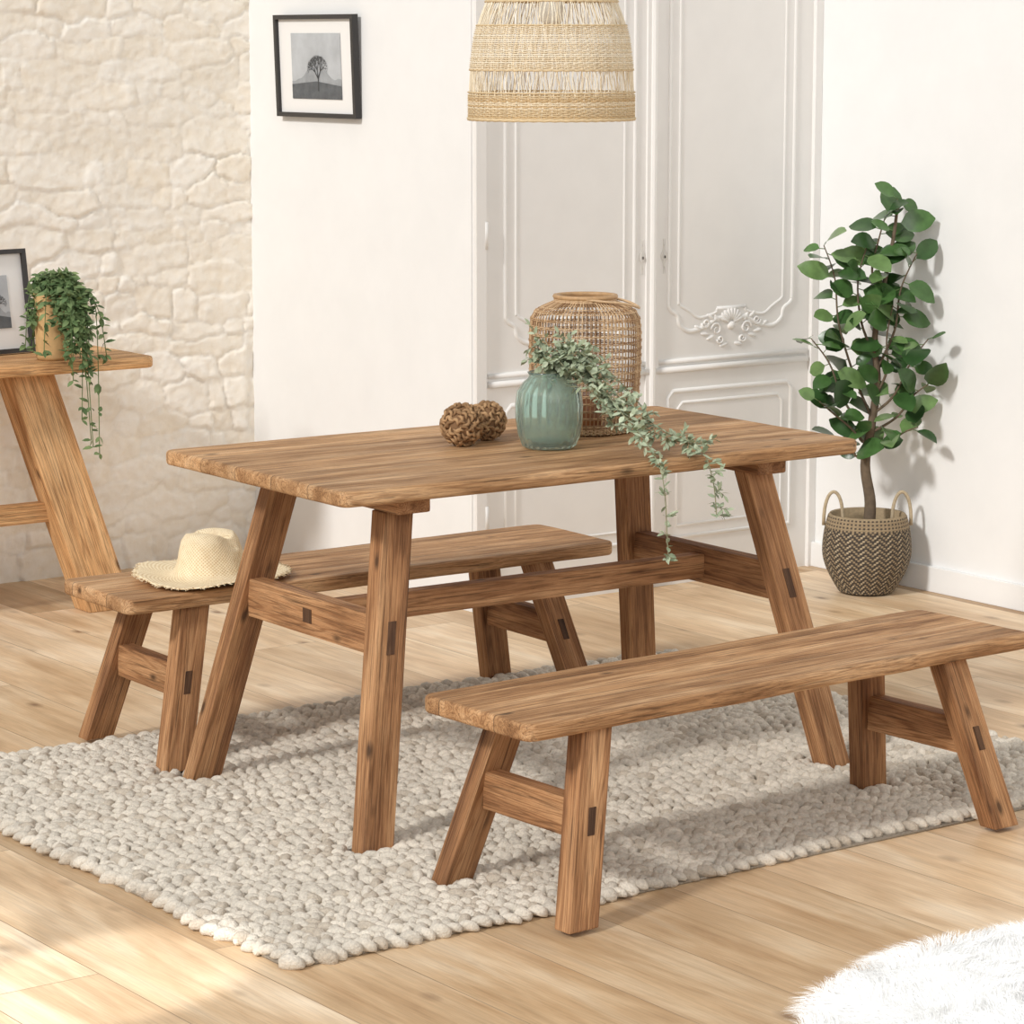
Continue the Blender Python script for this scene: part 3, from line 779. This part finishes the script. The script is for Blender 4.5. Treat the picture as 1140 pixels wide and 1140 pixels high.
for pi_,P_ in enumerate(paths):
    pts=catmull([Vector(p)-org for p in P_],9)
    stem.tube(pts,.0013,5)
    for i,p in enumerate(pts):
        if i<10: continue
        if i%2==0:
            tw=Vector((U(-1,1),U(-1,1),U(-.6,.7))).normalized()*U(.018,.044 if i<34 else .028)
            if i>48: tw.y=-abs(tw.y)
            q1=p+tw; stem.tube([p,q1],.0008,4)
            for t_ in (.4,.7,1.0):
                for _ in range(2):
                    d=tw.normalized()+Vector((U(-1,1),U(-1,1),U(-1,1)))*.9; L=U(.013,.023); g=R()
                    leaf(fol,p+tw*t_,d,Vector((U(-.5,.5),U(-.8,.2),1)),L,L*U(.42,.62),lin(150+45*g,162+42*g,132+44*g),n=3,curl=.1)
        for q in range(2):
            d=Vector((U(-1,1),U(-1,1),U(-.7,.8))); L=U(.014,.024); g=R()
            leaf(fol,p,d,Vector((U(-.5,.5),U(-.8,.2),1)),L,L*U(.45,.65),lin(144+45*g,158+42*g,128+44*g),n=3,curl=.1)
stem.obj('stem',simple('pale_stem',lin(140,140,110),.6),EU); fol.obj('foliage',leaf_matte,EU)

# ------------------------------------------------------------ decorative balls
bmat=vcol('dried_husk',.85,60,.6,.25,50)
def husk(loc,r,label,seed):
    rr=random.Random(seed); b=Buf()
    b.lathe([(max(.0005,r*.90*math.sin(math.pi*i/12)),-r*.90*math.cos(math.pi*i/12)) for i in range(13)],20,col=lin(132,98,66))
    N=170
    for i in range(N):
        zc=1-2*(i+.5)/N; a=i*2.39996; q=Vector((math.sqrt(1-zc*zc)*math.cos(a),math.sqrt(1-zc*zc)*math.sin(a),zc))
        t=q.cross(Vector((rr.uniform(-1,1),rr.uniform(-1,1),rr.uniform(-1,1)))).normalized(); w=q.cross(t)
        g=rr.random(); col=lin(136+56*g,102+52*g,68+44*g)
        pts=[q*(r*(.89+.07*math.sin(math.pi*k/5)))+t*(r*.20*(k/5-.5)*2)+w*(r*.17*math.sin(math.pi*k/5)) for k in range(6)]
        b.tube(pts,[r*.03,r*.065,r*.085,r*.085,r*.065,r*.03],6,col=col)
    o=b.obj('decorative_ball',bmat,loc=loc); tag(o,label,'decoration'); o['group']='decorative balls on the table'
husk((3.785,5.405,TZ+.050),.050,'brown textured natural husk ball on the table',1)
husk((3.89,5.455,TZ+.046),.046,'smaller brown textured natural husk ball beside the vase',2)

# ------------------------------------------------------------ fur
FU=Buf(); rng=np.random.RandomState(9)
cx_,cy_,ax_,ay_=3.70,3.34,.58,.43
def fz(u,v):
    q=max(0,1-(u*u+v*v)); return .010+.050*q**.5
n=40
vs=[]
for i in range(13):
    r=i/12
    for k in range(n):
        a=2*math.pi*k/n; u,v=r*math.cos(a),r*math.sin(a)
        vs.append((u*ax_,v*ay_,fz(u,v)))
fs=[(i*n+k,i*n+(k+1)%n,(i+1)*n+(k+1)%n,(i+1)*n+k) for i in range(12) for k in range(n)]
FU.add(vs,fs)
for i in range(36000):
    r=math.sqrt(rng.rand()); a=rng.rand()*2*math.pi; u,v=r*math.cos(a),r*math.sin(a)
    if u*ax_>.35 or v*ay_<-.25:
        if rng.rand()<.6: continue
    p=Vector((u*ax_,v*ay_,fz(u,v)-.002))
    cl=noise.noise_vector(Vector((u*4,v*4,.5)))*1.5+noise.noise_vector(Vector((u*13,v*10,2.5)))*.8
    d=Vector((u*.6+cl.x+rng.uniform(-.13,.13),v*.6+cl.y+rng.uniform(-.13,.13),.75+rng.uniform(-.15,.3))).normalized()
    L=rng.uniform(.026,.046); w=.0006
    sd=d.cross(Vector((rng.uniform(-1,1),rng.uniform(-1,1),.1))).normalized()*w
    p1=p+d*L*.5; p2=p+d*L+Vector((d.x,d.y,-.9))*L*.4
    if p2.z<.004: p2.z=.004
    FU.add([p-sd,p+sd,p1+sd*.8,p1-sd*.8,p2],[(0,1,2,3),(3,2,4)])
s=NT('white_fur'); s.base(lin(252,252,251)); s.rough(.9); s.b.inputs['Sheen Weight'].default_value=.4
o=FU.obj('fur_rug',s.m,loc=(cx_,cy_,0)); tag(o,'fluffy white fur rug lying on the wooden floor','rug')

# ------------------------------------------------------------ lights
def sun(dirv,e,ang,col):
    l=bpy.data.lights.new('sun','SUN'); l.energy=e; l.angle=math.radians(ang); l.color=col
    o=bpy.data.objects.new('sun',l); COL.objects.link(o); o.location=(0,3,5)
    o.rotation_euler=Vector(dirv).to_track_quat('-Z','Y').to_euler()
sun((1,.20,-.66),2.05,6.5,(1,.98,.95))
l=bpy.data.lights.new('fill_light','AREA'); l.energy=88; l.size=2.5; l.color=(1,.99,.98)  # added front fill lamp, out of view, to brighten the doors
o=bpy.data.objects.new('fill_light',l); COL.objects.link(o); o.location=(1.0,.6,3.4)
o.rotation_euler=(Vector((5,7,.8))-Vector(o.location)).to_track_quat('-Z','Y').to_euler()
for (tx,ty,e) in ((2.38,4.56,520),(2.12,4.96,400)):
    l=bpy.data.lights.new('window_spot','SPOT'); l.energy=e; l.spot_size=math.radians(8); l.spot_blend=.4; l.shadow_soft_size=.03; l.color=(1,.99,.98)
    o=bpy.data.objects.new('window_spot',l); COL.objects.link(o); o.location=(-.2,3.6,2.2)
    o.rotation_euler=(Vector((tx,ty,0))-Vector(o.location)).to_track_quat('-Z','Y').to_euler()
w=bpy.data.worlds.new('world'); SC.world=w; w.use_nodes=True
w.node_tree.nodes['Background'].inputs[0].default_value=(1,1,.995,1); w.node_tree.nodes['Background'].inputs[1].default_value=.56
